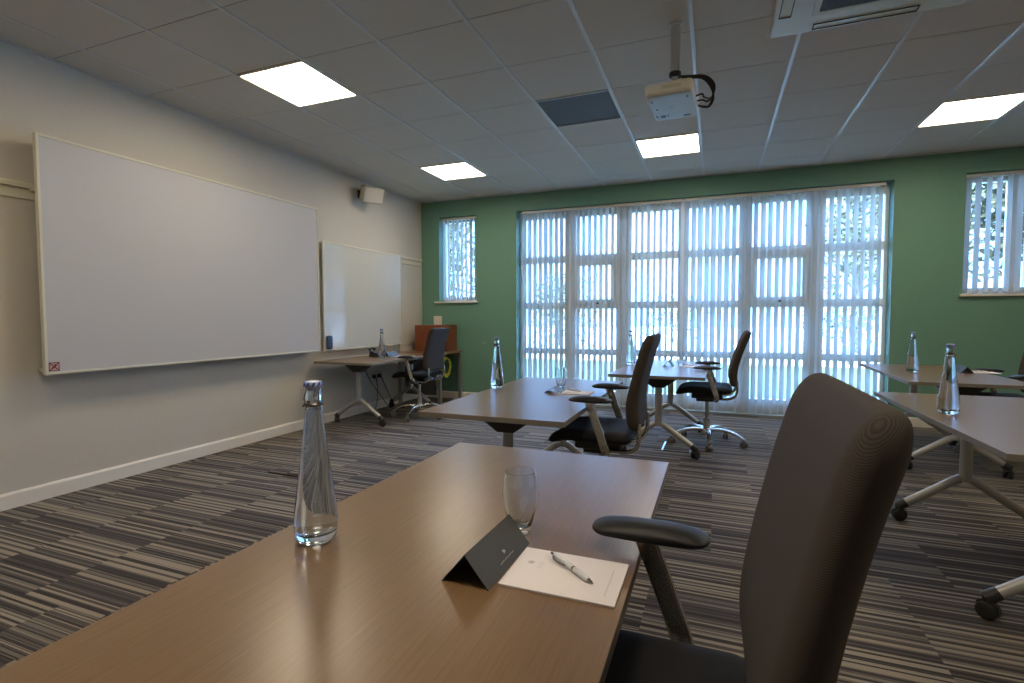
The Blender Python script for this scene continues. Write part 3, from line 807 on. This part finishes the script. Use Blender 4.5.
dup(bt, (1.065, 3.095, TZ), 2.6, 'clear water bottle on the near right hand table')
dup(bt, (1.566, 5.30, TZ), .6, 'clear water bottle on the back right table')
dup(bt, (-3.655, 5.10, TZ), .2, 'clear water bottle on the side desk by the left wall')
def make_glass(label, loc):
    t = thing('drinking_glass', label, 'glass', loc, 0, 'stemless tumblers')
    prof = [(.018, .0), (.022, .002), (.0235, .010), (.029, .030), (.0365, .060), (.0395, .085), (.0380, .112), (.0335, .136),
            (.0322, .1365), (.0367, .112), (.0382, .085), (.0352, .060), (.0277, .032), (.021, .018), (.010, .014), (.001, .0135)]
    bm = bmesh.new(); lathe(bm, prof, n=48); obj('bowl', bm, 'glass', t, smooth=True); return t
gl = make_glass('empty stemless glass behind the charcoal card on the foreground table', (-.392, 1.045, TZ))
dup(gl, (-.95, 3.313, TZ), 0, 'empty stemless glass on the second table')
dup(gl, (-.296, 5.217, TZ), 0, 'empty stemless glass on the table nearest the blinds')
dup(gl, (-3.80, 5.62, TZ), 0, 'empty stemless glass on the side desk')
def make_card(label, loc, rz):
    t = thing('tent_card', label, 'card', loc, rz, 'folded charcoal name cards')
    bm = bmesh.new(); w, h, L, e = .047, .056, .102, .0012
    prism(bm, [(-w, 0), (0, h), (w, 0), (w-e*1.6, 0), (0, h-e*2), (-w+e*1.6, 0)], -L, L, 'Y')
    obj('folded_card', bm, 'cardgrey', t)
    bm = bmesh.new()
    def on(u, v):    # u along length, v up the right hand face
        return Vector((w-(w)*v+.0004, u, h*v+.0004))
    # small leaf like crest and a line of print, too small to read
    for (a, b) in ((0, .010), (2.1, .007), (4.2, .007), (1.0, .006), (5.2, .006)):
        c = on(.004, .34)
        sweep(bm, [c, on(.004+math.cos(a)*.005, .34+b*7*abs(math.sin(a))+.04)], .0018, 6)
    for k in range(11): sweep(bm, [on(-.028+k*.0058, .20), on(-.0250+k*.0058, .20+.015*(k % 3))], .0007, 5)
    obj('card_print', bm, 'cardink', t); return t
cd = make_card('charcoal folded card standing on the foreground table', (-.402, .898, TZ), math.radians(-1))
c2 = dup(cd, (-.935, 3.13, TZ), math.radians(4), 'dark folded card on the second table'); c2.scale = (1.25, .6, .62)
dup(cd, (-.41, 5.20, TZ), math.radians(0), 'dark folded card on the table nearest the blinds')
dup(cd, (1.955, 5.44, TZ), math.radians(0), 'folded card on the back right table')
dup(cd, (-3.68, 5.32, TZ), math.radians(0), 'dark folded card on the side desk')
def make_pad(label, loc, rz):
    t = thing('note_pad', label, 'notepad', loc, rz, 'white notepads')
    obj('sheets', B((-.106, .1, -.077, .077, 0, .004), bev=.0006), 'paper', t)
    bm = bmesh.new(); z = .0042
    for k in range(6):
        a = k*PI/3; sweep(bm, [(-.076, .018, z), (-.076+.007*math.cos(a), .018+.007*math.sin(a), z)], (.0018, .0002), 5)
    for k in range(5): sweep(bm, [(-.06, .026-.006*k, z), (-.052+.003*(k % 2), .026-.006*k, z)], (.0006, .0002), 5)
    for k in range(16): sweep(bm, [(.078, -.05+k*.0058, z), (.078, -.0468+k*.0058, z)], (.0007, .0002), 5)
    obj('print', bm, 'ink', t); return t
pd = make_pad('white notepad with a pen on the foreground table', (-.244, .896, TZ), math.radians(0))
dup(pd, (-.80, 3.13, TZ), math.radians(2), 'white notepad on the second table')
dup(pd, (-.215, 5.20, TZ), 0, 'white notepad on the table nearest the blinds')
dup(pd, (2.10, 5.47, TZ), math.radians(0), 'white notepad on the back right table')
dup(pd, (-3.50, 5.34, TZ), math.radians(0), 'white notepad on the side desk')
def make_pen(label, loc, rz):
    t = thing('ballpoint_pen', label, 'pen', loc, rz, 'ballpoint pens')
    bm = bmesh.new(); lathe(bm, [(.0036, .012), (.0050, .02), (.0052, .055), (.0049, .057), (.0049, .059), (.0054, .061), (.0052, .10), (.0042, .122)], n=18, axis='X', c=(0, 0, .0056)); obj('barrel', bm, 'pen_white', t, smooth=True)
    bm = bmesh.new(); lathe(bm, [(.0008, 0), (.0016, .003), (.0036, .012), (.0040, .013)], n=14, axis='X', c=(0, 0, .0056)); lathe(bm, [(.0054, .056), (.0054, .060)], n=18, axis='X', c=(0, 0, .0056)); obj('metal_tip', bm, 'darkchrome', t, smooth=True)
    bm = bmesh.new(); lathe(bm, [(.0028, .122), (.0028, .132), (.002, .134)], n=12, axis='X', c=(0, 0, .0056)); obj('push_button', bm, 'blackplastic', t, smooth=True)
    bm = bmesh.new(); sweep(bm, spline([(.118, .004, .006), (.112, .0105, .006), (.09, .0115, .006), (.076, .0075, .006)], 5), (.0012, .0022), 8); obj('clip', bm, 'darkchrome', t, smooth=True); return t
a = math.atan2(.963-.871, -.300+.191)
pn = make_pen('white and chrome ballpoint pen lying on the foreground notepad', (-.190, .868, TZ+.0044), a)
dup(pn, (-.77, 3.14, TZ+.0044), a, 'pen lying on the notepad of the second table')
dup(pn, (-.18, 5.20, TZ+.0044), a, 'pen lying on the notepad nearest the blinds')
dup(pn, (2.15, 5.46, TZ+.0044), a, 'pen lying on the back right notepad')
# small telephone / conference unit on the side desk
t = thing('desk_phone', 'small black desk phone beside the bottle on the side desk', 'telephone', (-3.82, 5.22, TZ), .3)
bm = bmesh.new(); prism(bm, [(-.07, 0), (.07, 0), (.06, .03), (-.06, .075)], -.07, .07, 'Y'); obj('base', bm, 'blackplastic', t)
bm = bmesh.new(); sweep(bm, spline([(-.055, -.09, .085), (-.045, -.05, .1), (-.045, .04, .1), (-.055, .08, .085)], 4), (.018, .012), 10); obj('handset', bm, 'softblack', t, smooth=True)

# ------------------------------------------------------------------ cables, sockets, floor boxes
t = thing('wall_socket', 'double wall socket with black plugs low on the wall under the side desk', 'socket', (XL, 5.55, .43))
obj('plate', B((0, .01, -.11, .11, -.043, .043), bev=.002), 'white_metal', t)
for y in (-.055, .055): obj('plug', B((.01, .045, y-.022, y+.022, -.022, .026), bev=.006), 'blackplastic', t)
def cable(label, pts, mat='cable', r=.0045):
    bm = bmesh.new(); sweep(bm, spline(pts, 8), r, 6); o = obj('cable', bm, mat, smooth=True); tag(o, label, 'cable', 'cables under the side desk'); return o
cable('black cable looping from the wall plug to the floor', [(XL+.05, 5.50, .43), (XL+.10, 5.46, .30), (XL+.12, 5.42, .12), (XL+.16, 5.30, .006), (XL+.3, 5.12, .006)])
cable('black cable rising from the floor to the desk top edge', [(XL+.32, 5.75, .006), (XL+.2, 5.6, .02), (XL+.14, 5.45, .22), (XL+.12, 5.25, .45), (XL+.13, 5.15, .68)])
cable('black cable sagging under the right part of the side desk', [(XL+.05, 5.61, .43), (XL+.10, 5.66, .25), (XL+.14, 5.76, .08), (XL+.2, 5.9, .2), (XL+.2, 5.95, .5), (XL+.22, 5.95, .67)])
bm = bmesh.new()
for k in range(7):
    r = .105+.014*random.random(); cx, cz = random.uniform(-.02, .02), random.uniform(-.02, .02)
    pts = [(random.uniform(-.012, .012)+.01*math.sin(3*q), cx+r*math.cos(q*2*PI/20), cz+r*1.1*math.sin(q*2*PI/20)) for q in range(20)]
    sweep(bm, pts, .0075, 6, closed=True)
o = obj('coiled_cable', bm, 'yellow', smooth=True, loc=(-3.47, 6.33, .50)); tag(o, 'coil of yellow cable hanging under the corner desk', 'cable')
t = thing('floor_box', 'carpeted floor box lid in the aisle left of the foreground bottle', 'floor box', (-3.03, 3.05, 0))
obj('lid', B((-.13, .13, -.085, .085, 0, .012), bev=.003), 'carpet', t)
obj('lid_frame', B((-.145, -.13, -.1, .1, 0, .008), (.13, .145, -.1, .1, 0, .008), (-.13, .13, -.1, -.085, 0, .008), (-.13, .13, .085, .1, 0, .008)), 'blackplastic', t)
t = thing('floor_box', 'floor box with a bright metal rim beneath the table nearest the blinds', 'floor box', (-.30, 4.88, 0))
obj('lid', B((-.11, .11, -.16, .16, 0, .004)), 'carpet', t)
obj('lid_frame', B((-.125, -.11, -.17, .17, 0, .006), (.11, .125, -.17, .17, 0, .006)), 'chrome', t)
